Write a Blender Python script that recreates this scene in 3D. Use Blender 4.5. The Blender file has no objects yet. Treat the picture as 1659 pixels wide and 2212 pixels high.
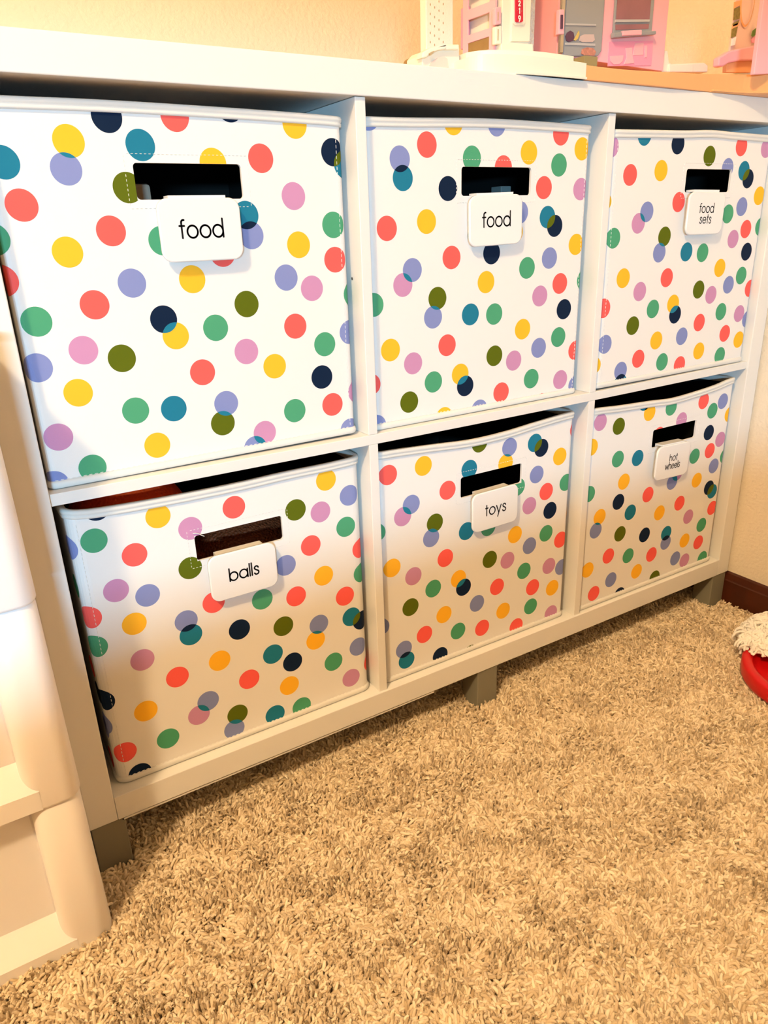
import bpy, bmesh, math, random
import numpy as np
from mathutils import Vector, Matrix
R = math.radians
PI = math.pi
SC = bpy.context.scene
COL = SC.collection

# ---------------------------------------------------------------- camera
cam_d = bpy.data.cameras.new('camera')
cam = bpy.data.objects.new('camera', cam_d); COL.objects.link(cam)
YAW, PITCH, ROLL = 0.5387035, -0.3716124, -0.0353863
cy, sy = math.cos(YAW), math.sin(YAW); cp, sp = math.cos(PITCH), math.sin(PITCH); cr, sr = math.cos(ROLL), math.sin(ROLL)
Fv = Vector((sy*cp, cy*cp, sp)); R0 = Vector((cy, -sy, 0)); U0 = R0.cross(Fv)
Rv = cr*R0 + sr*U0; Uv = -sr*R0 + cr*U0
mw = Matrix(((Rv.x, Uv.x, -Fv.x, -0.059115), (Rv.y, Uv.y, -Fv.y, -0.683342), (Rv.z, Uv.z, -Fv.z, 0.558157), (0, 0, 0, 1)))
cam.matrix_world = mw
cam_d.sensor_fit = 'HORIZONTAL'; cam_d.sensor_width = 36.0
cam_d.lens = 36.0*1568.413/1659.0
cam_d.clip_start = 0.02; cam_d.clip_end = 50
SC.camera = cam
SC.view_settings.view_transform = 'Standard'
SC.view_settings.look = 'None'
SC.view_settings.gamma = 1.0
SC.view_settings.use_curve_mapping = False
SC.view_settings.exposure = 0.48

# ---------------------------------------------------------------- world and lights
world = bpy.data.worlds.new('world'); SC.world = world; world.use_nodes = True
world.node_tree.nodes['Background'].inputs[0].default_value = (1.0, 0.80, 0.58, 1)
world.node_tree.nodes['Background'].inputs[1].default_value = 0.015

def light(name, kind, loc, energy, color, size=0.1, size_y=None, target=None):
    d = bpy.data.lights.new(name, kind); d.energy = energy; d.color = color
    if kind == 'AREA':
        d.shape = 'RECTANGLE' if size_y else 'DISK'; d.size = size
        if size_y: d.size_y = size_y
    else:
        d.shadow_soft_size = size
    o = bpy.data.objects.new(name, d); COL.objects.link(o); o.location = loc
    if target:
        o.rotation_euler = (Vector(target)-Vector(loc)).to_track_quat('-Z', 'Y').to_euler()
    return o
# warm ceiling bulb, behind and left of the camera
light('ceiling_bulb', 'POINT', (-1.22, -1.25, 2.31), 138, (1.0, 0.735, 0.43), 0.085)
# daylight coming through the slot added to the unseen wall behind the camera
light('daylight_outside', 'AREA', (-0.92, -2.35, 0.620), 43, (0.36, 0.70, 1.0), 0.40, 0.070, target=(-0.40, 0.0, 0.36))

# ---------------------------------------------------------------- materials
def lin(c):
    c = c/255.0
    return c/12.92 if c <= 0.04045 else ((c+0.055)/1.055)**2.4
def rgb(r, g, b): return (lin(r), lin(g), lin(b), 1)
def mat(name, col, rough=0.5, spec=0.5, metal=0.0, bump=None, trans=0.0, coat=0.0, sheen=0.0, sub=0.0, alpha=1.0, var=None):
    m = bpy.data.materials.new(name); m.use_nodes = True
    nt = m.node_tree; b = nt.nodes['Principled BSDF']
    b.inputs['Base Color'].default_value = col
    b.inputs['Roughness'].default_value = rough
    b.inputs['Specular IOR Level'].default_value = spec
    b.inputs['Metallic'].default_value = metal
    b.inputs['Transmission Weight'].default_value = trans
    b.inputs['Coat Weight'].default_value = coat
    b.inputs['Sheen Weight'].default_value = sheen
    b.inputs['Alpha'].default_value = alpha
    if sub:
        b.inputs['Subsurface Weight'].default_value = sub
        b.inputs['Subsurface Radius'].default_value = (0.01, 0.008, 0.006)
        b.inputs['Subsurface Scale'].default_value = 0.5
    tc = None
    if bump or var:
        tc = nt.nodes.new('ShaderNodeTexCoord')
    if var:
        scale, amt = var
        n = nt.nodes.new('ShaderNodeTexNoise'); n.inputs['Scale'].default_value = scale; n.inputs['Detail'].default_value = 4
        nt.links.new(tc.outputs['Object'], n.inputs['Vector'])
        h = nt.nodes.new('ShaderNodeMix'); h.data_type = 'RGBA'
        h.inputs[6].default_value = tuple(c*(1-amt) for c in col[:3])+(1,)
        h.inputs[7].default_value = tuple(min(1, c*(1+amt)) for c in col[:3])+(1,)
        nt.links.new(n.outputs['Fac'], h.inputs[0]); nt.links.new(h.outputs[2], b.inputs['Base Color'])
    if bump:
        kind, scale, strength, dist = bump
        if kind == 'noise':
            n = nt.nodes.new('ShaderNodeTexNoise'); n.inputs['Scale'].default_value = scale; n.inputs['Detail'].default_value = 3; out = n.outputs['Fac']
        else:
            n = nt.nodes.new('ShaderNodeTexVoronoi'); n.inputs['Scale'].default_value = scale
            if kind == 'pebble':
                n.feature = 'SMOOTH_F1'; n.inputs['Smoothness'].default_value = 0.3
            out = n.outputs['Distance']
        nt.links.new(tc.outputs['Object'], n.inputs['Vector'])
        bp = nt.nodes.new('ShaderNodeBump'); bp.inputs['Strength'].default_value = strength; bp.inputs['Distance'].default_value = dist
        if kind == 'pebble': bp.invert = True
        nt.links.new(out, bp.inputs['Height']); nt.links.new(bp.outputs['Normal'], b.inputs['Normal'])
    return m

M = {}
M['white_lam'] = mat('white_laminate', (0.80, 0.79, 0.76, 1), 0.35, 0.4, bump=('noise', 900, 0.06, 0.0003))
M['inside_lam'] = M['white_lam']
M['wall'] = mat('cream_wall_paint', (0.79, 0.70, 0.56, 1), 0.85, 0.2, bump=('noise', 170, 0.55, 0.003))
M['ceiling'] = mat('bounce_cut_ceiling', (0.50, 0.46, 0.40, 1), 0.9, 0.2)  # unseen ceiling, colour darkened to weaken bounced fill light
M['wall_side'] = mat('bounce_cut_wall', (0.36, 0.30, 0.22, 1), 0.9, 0.2)  # unseen walls, darkened so less light bounces and shadows deepen
M['board_wood'] = mat('dark_red_wood', (0.060, 0.012, 0.003, 1), 0.42, 0.4, var=(30, 0.5), bump=('noise', 60, 0.15, 0.001))
M['leg'] = mat('taupe_leg_paint', (0.225, 0.21, 0.155, 1), 0.55, 0.4)
M['floor'] = mat('carpet_backing', (0.42, 0.30, 0.17, 1), 0.95, 0.1)
M['fabric'] = mat('white_fabric', (0.83, 0.82, 0.80, 1), 0.62, 0.3, bump=('noise', 1400, 0.12, 0.0004))
M['rim'] = mat('white_binding', (0.74, 0.735, 0.70, 1), 0.6, 0.3, bump=('noise', 800, 0.12, 0.0004))
M['stitch'] = mat('white_thread', (0.80, 0.79, 0.76, 1), 0.7, 0.2)
M['lining'] = mat('black_lining', (0.0065, 0.0075, 0.0075, 1), 0.75, 0.2)
M['tag'] = mat('white_plastic_tag', (0.84, 0.84, 0.83, 1), 0.22, 0.5)
M['ink'] = mat('black_vinyl', (0.006, 0.005, 0.006, 1), 0.4, 0.3)
M['metal_grey'] = mat('grey_pin', (0.12, 0.12, 0.12, 1), 0.4, 0.5, 0.6)
DOTC = {'R': (0.92, 0.12, 0.105), 'Y': (0.95, 0.50, 0.03), 'G': (0.075, 0.35, 0.185), 'B': (0.225, 0.27, 0.54),
        'P': (0.57, 0.275, 0.47), 'N': (0.004, 0.015, 0.045), 'T': (0.014, 0.19, 0.30), 'O': (0.105, 0.135, 0.005)}
DM = {k: mat('dot_'+n, DOTC[k]+(1,), 0.75, 0.12, bump=('noise', 1400, 0.12, 0.0004)) for k, n in
      dict(R='coral', Y='yellow', G='green', B='periwinkle', P='mauve', N='navy', T='teal', O='olive').items()}
DOTK = list('RYGBPNTO')

# ---------------------------------------------------------------- mesh helpers
class MB:
    def __init__(s): s.v = []; s.f = []; s.m = []; s.sm = []
    def face(s, pts, mi=0, smooth=False):
        n = len(s.v); s.v += [tuple(p) for p in pts]; s.f.append(tuple(range(n, n+len(pts)))); s.m.append(mi); s.sm.append(smooth)
    def grid(s, rows, mi=0, closed=False, smooth=True, close_rows=False):
        n = len(s.v); w = len(rows[0])
        for r in rows: s.v += [tuple(p) for p in r]
        h = len(rows)
        for i in range(h if close_rows else h-1):
            for j in range(w if closed else w-1):
                a = n+i*w+j; b = n+i*w+(j+1) % w; i2 = (i+1) % h
                c = n+i2*w+(j+1) % w; d = n+i2*w+j
                s.f.append((a, b, c, d)); s.m.append(mi); s.sm.append(smooth)
    def box(s, x0, x1, y0, y1, z0, z1, mi=0):
        P = [(x0, y0, z0), (x1, y0, z0), (x1, y1, z0), (x0, y1, z0), (x0, y0, z1), (x1, y0, z1), (x1, y1, z1), (x0, y1, z1)]
        n = len(s.v); s.v += P
        for q in ((0, 3, 2, 1), (4, 5, 6, 7), (0, 1, 5, 4), (1, 2, 6, 5), (2, 3, 7, 6), (3, 0, 4, 7)):
            s.f.append(tuple(n+k for k in q)); s.m.append(mi); s.sm.append(False)
    def prism(s, poly, y0, y1, mi=0):
        """poly of (x, z), front face at y0, back at y1"""
        a = sum(poly[i][0]*poly[(i+1) % len(poly)][1]-poly[(i+1) % len(poly)][0]*poly[i][1] for i in range(len(poly)))
        if a < 0: poly = poly[::-1]
        n = len(s.v); k = len(poly)
        s.v += [(x, y0, z) for x, z in poly]+[(x, y1, z) for x, z in poly]
        s.f.append(tuple(range(n, n+k))); s.m.append(mi); s.sm.append(False)
        s.f.append(tuple(range(n+2*k-1, n+k-1, -1))); s.m.append(mi); s.sm.append(False)
        for i in range(k):
            j = (i+1) % k
            s.f.append((n+i, n+k+i, n+k+j, n+j)); s.m.append(mi); s.sm.append(False)
    def build(s, name, mats, parent=None, bevel=0, seg=2, weld=False, loc=None, recalc=True):
        me = bpy.data.meshes.new(name); me.from_pydata(s.v, [], s.f)
        if not isinstance(mats, (list, tuple)): mats = [mats]
        for m in mats: me.materials.append(m)
        for p, mi, sm in zip(me.polygons, s.m, s.sm): p.material_index = mi; p.use_smooth = sm
        if bevel or weld or recalc:
            bm = bmesh.new(); bm.from_mesh(me)
            if weld or bevel: bmesh.ops.remove_doubles(bm, verts=bm.verts, dist=1e-6)
            if recalc: bmesh.ops.recalc_face_normals(bm, faces=bm.faces)
            if bevel:
                es = [e for e in bm.edges if len(e.link_faces) == 2 and e.calc_face_angle(0) > 0.5]
                bmesh.ops.bevel(bm, geom=es, offset=bevel, segments=seg, profile=0.5, affect='EDGES', clamp_overlap=True)
            bm.to_mesh(me); bm.free()
            if bevel:
                for p in me.polygons: p.use_smooth = p.area < 0
        o = bpy.data.objects.new(name, me); COL.objects.link(o)
        if parent: o.parent = parent
        if loc: o.location = loc
        return o

def tag(o, label=None, cat=None, group=None, kind=None):
    for k, v in (('label', label), ('category', cat), ('group', group), ('kind', kind)):
        if v: o[k] = v
    return o
def thing(name, label, cat, loc=(0, 0, 0), group=None):
    o = bpy.data.objects.new(name, None); COL.objects.link(o); o.location = loc
    o.empty_display_size = 0.02
    return tag(o, label, cat, group)
def child(o, parent, inv=True):
    o.parent = parent
    if inv: o.matrix_parent_inverse = Matrix.Translation(parent.location).inverted()
    return o
def part(mb, name, mats, parent, **k):
    """geometry given in world coordinates, parented to a thing whose empty stands at its base"""
    o = mb.build(name, mats, **k)
    return child(o, parent)

# ---------------------------------------------------------------- measures (metres), shelf front plane is y = 0
W = 0.335; H = 0.3330; t = 0.01154; T = 0.02989; REC = 0.0032; DEP = 0.385
XR = 3*W+2*t; ZT = 2*H+t
FLOOR = -0.100; XWALL = 1.0635; YWALL = 0.41

# ---------------------------------------------------------------- room shell
def struct(name, mb, m, **k): return tag(mb.build(name, m, **k), kind='structure')
mb = MB(); mb.box(-2.1, XWALL+.1, -1.62, YWALL+.1, FLOOR-.05, FLOOR); struct('floor', mb, M['floor'])
mb = MB(); mb.box(-2.1, XWALL+.1, -1.62, YWALL+.1, 2.45, 2.52); struct('ceiling', mb, M['ceiling'])
mb = MB(); mb.box(-2.1, XWALL+.1, YWALL, YWALL+.1, FLOOR, 2.45); struct('wall_back', mb, M['wall'])
mb = MB(); mb.box(XWALL, XWALL+.1, -1.62, YWALL, FLOOR, 2.45); struct('wall_right', mb, M['wall'])
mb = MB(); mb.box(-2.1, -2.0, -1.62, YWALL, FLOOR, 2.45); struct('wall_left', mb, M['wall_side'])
# unseen wall behind the camera; added slot trims the daylight below and above
WX0, WX1, WZ0, WZ1, WY0, WY1 = -1.45, 0.95, 0.449, 0.690, -1.50, -1.40
mb = MB()
mb.box(-2.0, WX0, WY0, WY1, FLOOR, 2.45); mb.box(WX1, XWALL, WY0, WY1, FLOOR, 2.45)
mb.box(WX0, WX1, WY0, WY1, FLOOR, WZ0); mb.box(WX0, WX1, WY0, WY1, WZ1, 2.45)
struct('daylight_cutoff_wall', mb, M['wall_side'])
# baseboard on the right wall: bevelled dark red wood
prof = [(0, FLOOR), (-.0075, FLOOR), (-.0075, -.0475), (-.0062, -.0455), (-.0035, -.0345), (-.0012, -.0315), (0, -.0315)]
mb = MB(); mb.grid([[(XWALL+x, y, z) for x, z in prof] for y in (-1.40, YWALL)], smooth=False, closed=True)
mb.face([(XWALL+x, -1.40, z) for x, z in prof]); mb.face([(XWALL+x, YWALL, z) for x, z in prof])
struct('baseboard_right', mb, M['board_wood'], weld=True)

# ---------------------------------------------------------------- carpet pile: twisted yarn tufts
def carpet():
    rng = np.random.default_rng(7)
    x0, x1, y0, y1 = -0.24, XWALL-.009, -0.60, 0.14
    st = 0.00262
    gx, gy = np.meshgrid(np.arange(x0, x1, st), np.arange(y0, y1, st))
    px = gx.ravel()+rng.uniform(-st*.7, st*.7, gx.size); py = gy.ravel()+rng.uniform(-st*.7, st*.7, gx.size)
    keep = (px < x1) & ~((px > -.031) & (px < .007) & (py > -.001) & (py < .037)) & ~((px > .495) & (px < .531) & (py > -.001) & (py < .037)) & ~((px > 1.0195) & (px < 1.0555) & (py > -.001) & (py < .037))
    keep &= ~((px < -.032) & (py > -.078))
    px = px[keep]; py = py[keep]; n = len(px)
    def field(x, y, seed, k):
        r = np.random.default_rng(seed); a = 0
        for i in range(14):
            th = r.uniform(0, 2*PI); f = k*r.uniform(.5, 1.6); a = a+np.sin(f*(x*math.cos(th)+y*math.sin(th))+r.uniform(0, 2*PI))
        return a/3.0
    ang = 1.7*field(px, py, 1, 55)+rng.normal(0, .85, n)+.9*field(px, py, 5, 12)
    lean = np.clip(.46+.16*field(px, py, 2, 90)+rng.normal(0, .20, n), .05, 1.05)
    L = np.clip(.0152+.0008*field(px, py, 3, 40)+rng.normal(0, .0013, n), .012, .019)
    curl = rng.normal(0, 1.1, n)
    K = 6
    pts = np.zeros((n, K, 3), np.float32)
    P = np.stack([px, py, np.full(n, FLOOR)], 1); pts[:, 0] = P
    a = ang.copy(); le = lean*.25
    for k in range(1, K):
        d = np.stack([np.sin(le)*np.cos(a), np.sin(le)*np.sin(a), np.cos(le)], 1)
        P = P+d*(L/(K-1))[:, None]
        pts[:, k] = P
        le = le+lean*(.18+.24*k); a = a+curl*.28
    rad = np.array([.0010, .00135, .00152, .00157, .00150, .00105], np.float32)
    rv = (rad[None, :]*rng.uniform(.85, 1.15, n)[:, None]).astype(np.float32)
    cu = bpy.data.hair_curves.new('carpet_pile')
    cu.add_curves([K]*n)
    cu.attributes['position'].data.foreach_set('vector', pts.reshape(-1))
    at = cu.attributes.get('radius') or cu.attributes.new('radius', 'FLOAT', 'POINT')
    at.data.foreach_set('value', rv.reshape(-1))
    m = bpy.data.materials.new('beige_yarn'); m.use_nodes = True; nt = m.node_tree; b = nt.nodes['Principled BSDF']
    b.inputs['Roughness'].default_value = .85; b.inputs['Specular IOR Level'].default_value = .15
    hi = nt.nodes.new('ShaderNodeHairInfo'); rp = nt.nodes.new('ShaderNodeValToRGB')
    rp.color_ramp.elements[0].color = (0.55, 0.42, 0.26, 1); rp.color_ramp.elements[1].color = (0.90, 0.765, 0.565, 1)
    nt.links.new(hi.outputs['Random'], rp.inputs[0]); nt.links.new(rp.outputs[0], b.inputs['Base Color'])
    cu.materials.append(m)
    o = bpy.data.objects.new('carpet_pile', cu); COL.objects.link(o)
    tag(o, 'beige shaggy twisted carpet pile covering the floor', 'carpet', kind='stuff')
    return n
NCARPET = carpet()
SC.cycles_curves.shape = 'THICK' if hasattr(SC, 'cycles_curves') else 'THICK'

# ---------------------------------------------------------------- cube shelf
shelf = thing('cube_shelf', 'long white six-cube storage shelf on short taupe legs', 'shelf', (XR/2, DEP/2, FLOOR))
mb = MB(); mb.box(-T, XR+T, 0, DEP+.008, ZT, ZT+T); part(mb, 'top_panel', M['white_lam'], shelf, bevel=.0009)
mb = MB(); mb.box(0, XR, 0, DEP+.008, -T, 0); part(mb, 'bottom_panel', M['white_lam'], shelf, bevel=.0007)
for x0, x1 in ((-T, -.0002), (XR+.0002, XR+T)):
    mb = MB(); mb.box(x0, x1, 0, DEP+.008, -T, ZT-.0002); part(mb, 'side_panel', M['white_lam'], shelf, bevel=.0011)
sag = lambda x: -.0024*math.sin(PI*min(1, max(0, x/XR)))
mb = MB(); N = 24
ring = lambda x: [(x, REC, H+sag(x)), (x, REC, H+t+sag(x)), (x, DEP, H+t+sag(x)), (x, DEP, H+sag(x))]
mb.grid([ring(XR*i/N) for i in range(N+1)], closed=True, smooth=False); mb.face(ring(0)); mb.face(ring(XR))
part(mb, 'shelf_board', M['white_lam'], shelf, weld=True, bevel=.0006)
for i in (1, 2):
    x0 = i*W+(i-1)*t; zs = sag(x0)
    mb = MB(); mb.box(x0, x0+t, REC, DEP, .0, H+zs-.0001); part(mb, 'divider', M['white_lam'], shelf, bevel=.0006)
    mb = MB(); mb.box(x0, x0+t, REC, DEP, H+t+zs+.0001, ZT-.0004); part(mb, 'divider', M['white_lam'], shelf, bevel=.0006)
mb = MB(); mb.box(-.0001, XR+.0001, DEP-.001, DEP+.004, 0, ZT); part(mb, 'back_panel', M['white_lam'], shelf)
mb = MB(); mb.box(0.004, .42, .0015, .03, -T-.0038, -T-.0016); part(mb, 'mounting_strip', M['white_lam'], shelf)
mb = MB(); mb.grid([[(.335-.0004, .0245+r*math.cos(a), .510+r*math.sin(a)) for a in np.linspace(0, 2*PI, 16, False)] for r in (.0016, .0001)], closed=True, smooth=False)
part(mb, 'shelf_pin', M['metal_grey'], shelf)
for x0 in (-.0285, .4955, 1.0195):
    for y0 in (.0015, .33):
        mb = MB(); z1 = -T-.0002
        mb.box(x0, x0+.0355, y0, y0+.0355, FLOOR, z1); part(mb, 'leg', M['leg'], shelf, bevel=.0012)

# ---------------------------------------------------------------- stroke lettering (round geometric monoline)
def arc(cx, cz, r, a0, a1, n=16, rz=None):
    rz = rz or r
    return [(cx+r*math.cos(R(a0+(a1-a0)*i/n)), cz+rz*math.sin(R(a0+(a1-a0)*i/n))) for i in range(n+1)]
O_ = arc(.5, .5, .5, 0, 360, 28)
S_ = [(.56, .80), (.50, .93), (.36, 1.0), (.20, .98), (.09, .87), (.08, .73), (.17, .62), (.34, .52), (.50, .42), (.59, .29), (.56, .13), (.43, .02), (.27, 0), (.12, .05), (.04, .19)]
GL = {
 'o': ([O_], 1.0), 'a': ([O_, [(1, 1), (1, 0)]], 1.04), 'd': ([O_, [(1, 1.5), (1, 0)]], 1.04), 'b': ([O_, [(0, 1.5), (0, 0)]], 1.0),
 'l': ([[(0, 1.5), (0, 0)]], .02), 't': ([[(.2, 1.38), (.2, 0)], [(0, 1.0), (.42, 1.0)]], .42),
 'f': ([[(.2, 0), (.2, 1.22)]+arc(.42, 1.24, .22, 180, 75, 8), [(0, .98), (.46, .98)]], .46),
 'e': ([[(.02, .52), (.97, .52)]+arc(.5, .5, .48, 5, 325, 24)], .98),
 's': ([S_], .62), 'y': ([[(0, 1), (.40, .02)], [(.80, 1), (.22, -.5)]], .80),
 'h': ([[(0, 1.5), (0, 0)], [(0, .55)]+arc(.38, .60, .38, 170, 0, 12)+[(.76, 0)]], .78),
 'w': ([[(0, 1), (.33, 0), (.62, .95), (.91, 0), (1.24, 1)]], 1.24),
 '2': ([arc(.42, 1.08, .38, 165, -20, 12)+[(.66, .72), (.05, 0), (.84, 0)]], .84), '1': ([[(.1, 1.2), (.38, 1.46), (.38, 0)]], .5),
 '9': ([arc(.42, 1.04, .38, 0, 360, 20), [(.79, .95), (.66, .5), (.34, 0)]], .84), '.': ([[(0, .0), (.02, .0)]], .05)}
def strokes(text, h, gap=.20):
    out = []; x = 0
    for ch in text:
        st, w = GL[ch]
        for s in st: out.append([((x+a)*h, b*h) for a, b in s])
        x += w+gap
    wd = (x-gap)*h
    return [[(a-wd/2, b) for a, b in s] for s in out]
def ribbon(mb, pl, th, fn):
    for i in range(len(pl)-1):
        (a, b), (c, d) = pl[i], pl[i+1]; l = math.hypot(c-a, d-b)
        if l < 1e-9: continue
        nx, nz = -(d-b)/l*th/2, (c-a)/l*th/2
        mb.face([fn(a+nx, b+nz), fn(a-nx, b-nz), fn(c-nx, d-nz), fn(c+nx, d+nz)])
    for a, b in pl:
        mb.face([fn(a+th/2*math.cos(k*PI/5), b+th/2*math.sin(k*PI/5)) for k in range(10)])

def rrect(w, h, r, n=8):
    P = []
    for cx, cz, a in ((w/2-r, h/2-r, 0), (-w/2+r, h/2-r, 90), (-w/2+r, -h/2+r, 180), (w/2-r, -h/2+r, 270)):
        P += [(cx+r*math.cos(R(a+90*i/n)), cz+r*math.sin(R(a+90*i/n))) for i in range(n+1)]
    return P

# ---------------------------------------------------------------- polygon clipping
def clip(poly, a, b, c):      # keep a*x+b*z<=c
    out = []
    for i in range(len(poly)):
        p, q = poly[i], poly[(i+1) % len(poly)]
        dp = a*p[0]+b*p[1]-c; dq = a*q[0]+b*q[1]-c
        if dp <= 0: out.append(p)
        if dp*dq < 0:
            k = dp/(dp-dq); out.append((p[0]+k*(q[0]-p[0]), p[1]+k*(q[1]-p[1])))
    return out
def disc(x, z, r=.0125, n=44): return [(x+r*math.cos(2*PI*i/n), z+r*math.sin(2*PI*i/n)) for i in range(n)]
def inter(P, Q):
    for i in range(len(Q)):
        (a, b), (c, d) = Q[i], Q[(i+1) % len(Q)]
        P = clip(P, (d-b), -(c-a), (d-b)*a-(c-a)*b)
        if len(P) < 3: return []
    return P
OVER = {frozenset('YB'): 'T', frozenset('NY'): 'T', frozenset('BO'): 'T', frozenset('PB'): 'T', frozenset('TN'): 'O', frozenset('BT'): 'N'}
"""
"""
# ---------------------------------------------------------------- polka dot bins
BINS = {
 1: dict(c=0, r=1, PL=.016, xa=.0035, xb=.3262, hole=(.1197, .2178, .2443, .2736), rim=[(.0035, .3196), (.0951, .3204), (.1722, .3199), (.2594, .3186), (.3076, .3175), (.3262, .3168)],
    label='polka dot fabric bin tagged food, upper left above the balls bin', text=('food',), tg=(.1709, .2182, 0.0), h=.0104),
 2: dict(c=1, r=1, PL=.015, xa=.0050, xb=.3195, hole=(.1255, .2265, .2446, .2740), rim=[(.005, .3180), (.165, .3219), (.2753, .3213), (.3195, .3206)],
    label='polka dot fabric bin tagged food, top middle above the toys bin', text=('food',), tg=(.1682, .2184, 1.2), h=.0104),
 3: dict(c=2, r=1, PL=.008, xa=.0035, xb=.3285, hole=(.1463, .2420, .2456, .2743), rim=[(.0035, .3167), (.0641, .3178), (.1345, .3193), (.1906, .3214), (.2304, .3204), (.2929, .3194), (.3285, .319)],
    label='polka dot fabric bin tagged food sets, upper right with a wavy rim', text=('food', 'sets'), tg=(.1837, .2186, -.6), h=.0078),
 4: dict(rc=.012, c=0, r=0, PL=.016, xa=.0100, xb=.3290, hole=(.1280, .2268, .2387, .2673), rim=[(.010, .3225), (.0155, .3219), (.0358, .3191), (.0791, .3169), (.1252, .3156), (.1846, .3152), (.238, .3163), (.2831, .3160), (.329, .3168)],
    label='polka dot fabric bin tagged balls, lower left with a basketball showing', text=('balls',), tg=(.1741, .2166, 0.0), h=.0098),
 5: dict(c=1, r=0, PL=.014, xa=.0050, xb=.3205, hole=(.1260, .2282, .2334, .2613), rim=[(.005, .3170), (.0733, .3134), (.1437, .3086), (.2041, .3099), (.2518, .3139), (.3205, .3176)],
    label='polka dot fabric bin tagged toys, bottom middle with a sagging rim', text=('toys',), tg=(.1765, .2111, .8), h=.0104),
 6: dict(c=2, r=0, PL=.009, xa=.0035, xb=.3200, hole=(.1350, .2358, .2367, .2648), rim=[(.0035, .3170), (.0581, .3138), (.1267, .3108), (.1681, .3082), (.2212, .3104), (.2706, .3144), (.32, .3205)],
    label='polka dot fabric bin in the lower right cube beside the wall', text=('hot', 'wheels'), tg=(.1762, .2112, -1.8), h=.0072)}
SIDE4 = 'B35,2815;G-70,2355;R-150,1370;N-80,1085;B-50,655;R-130,200'
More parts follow.
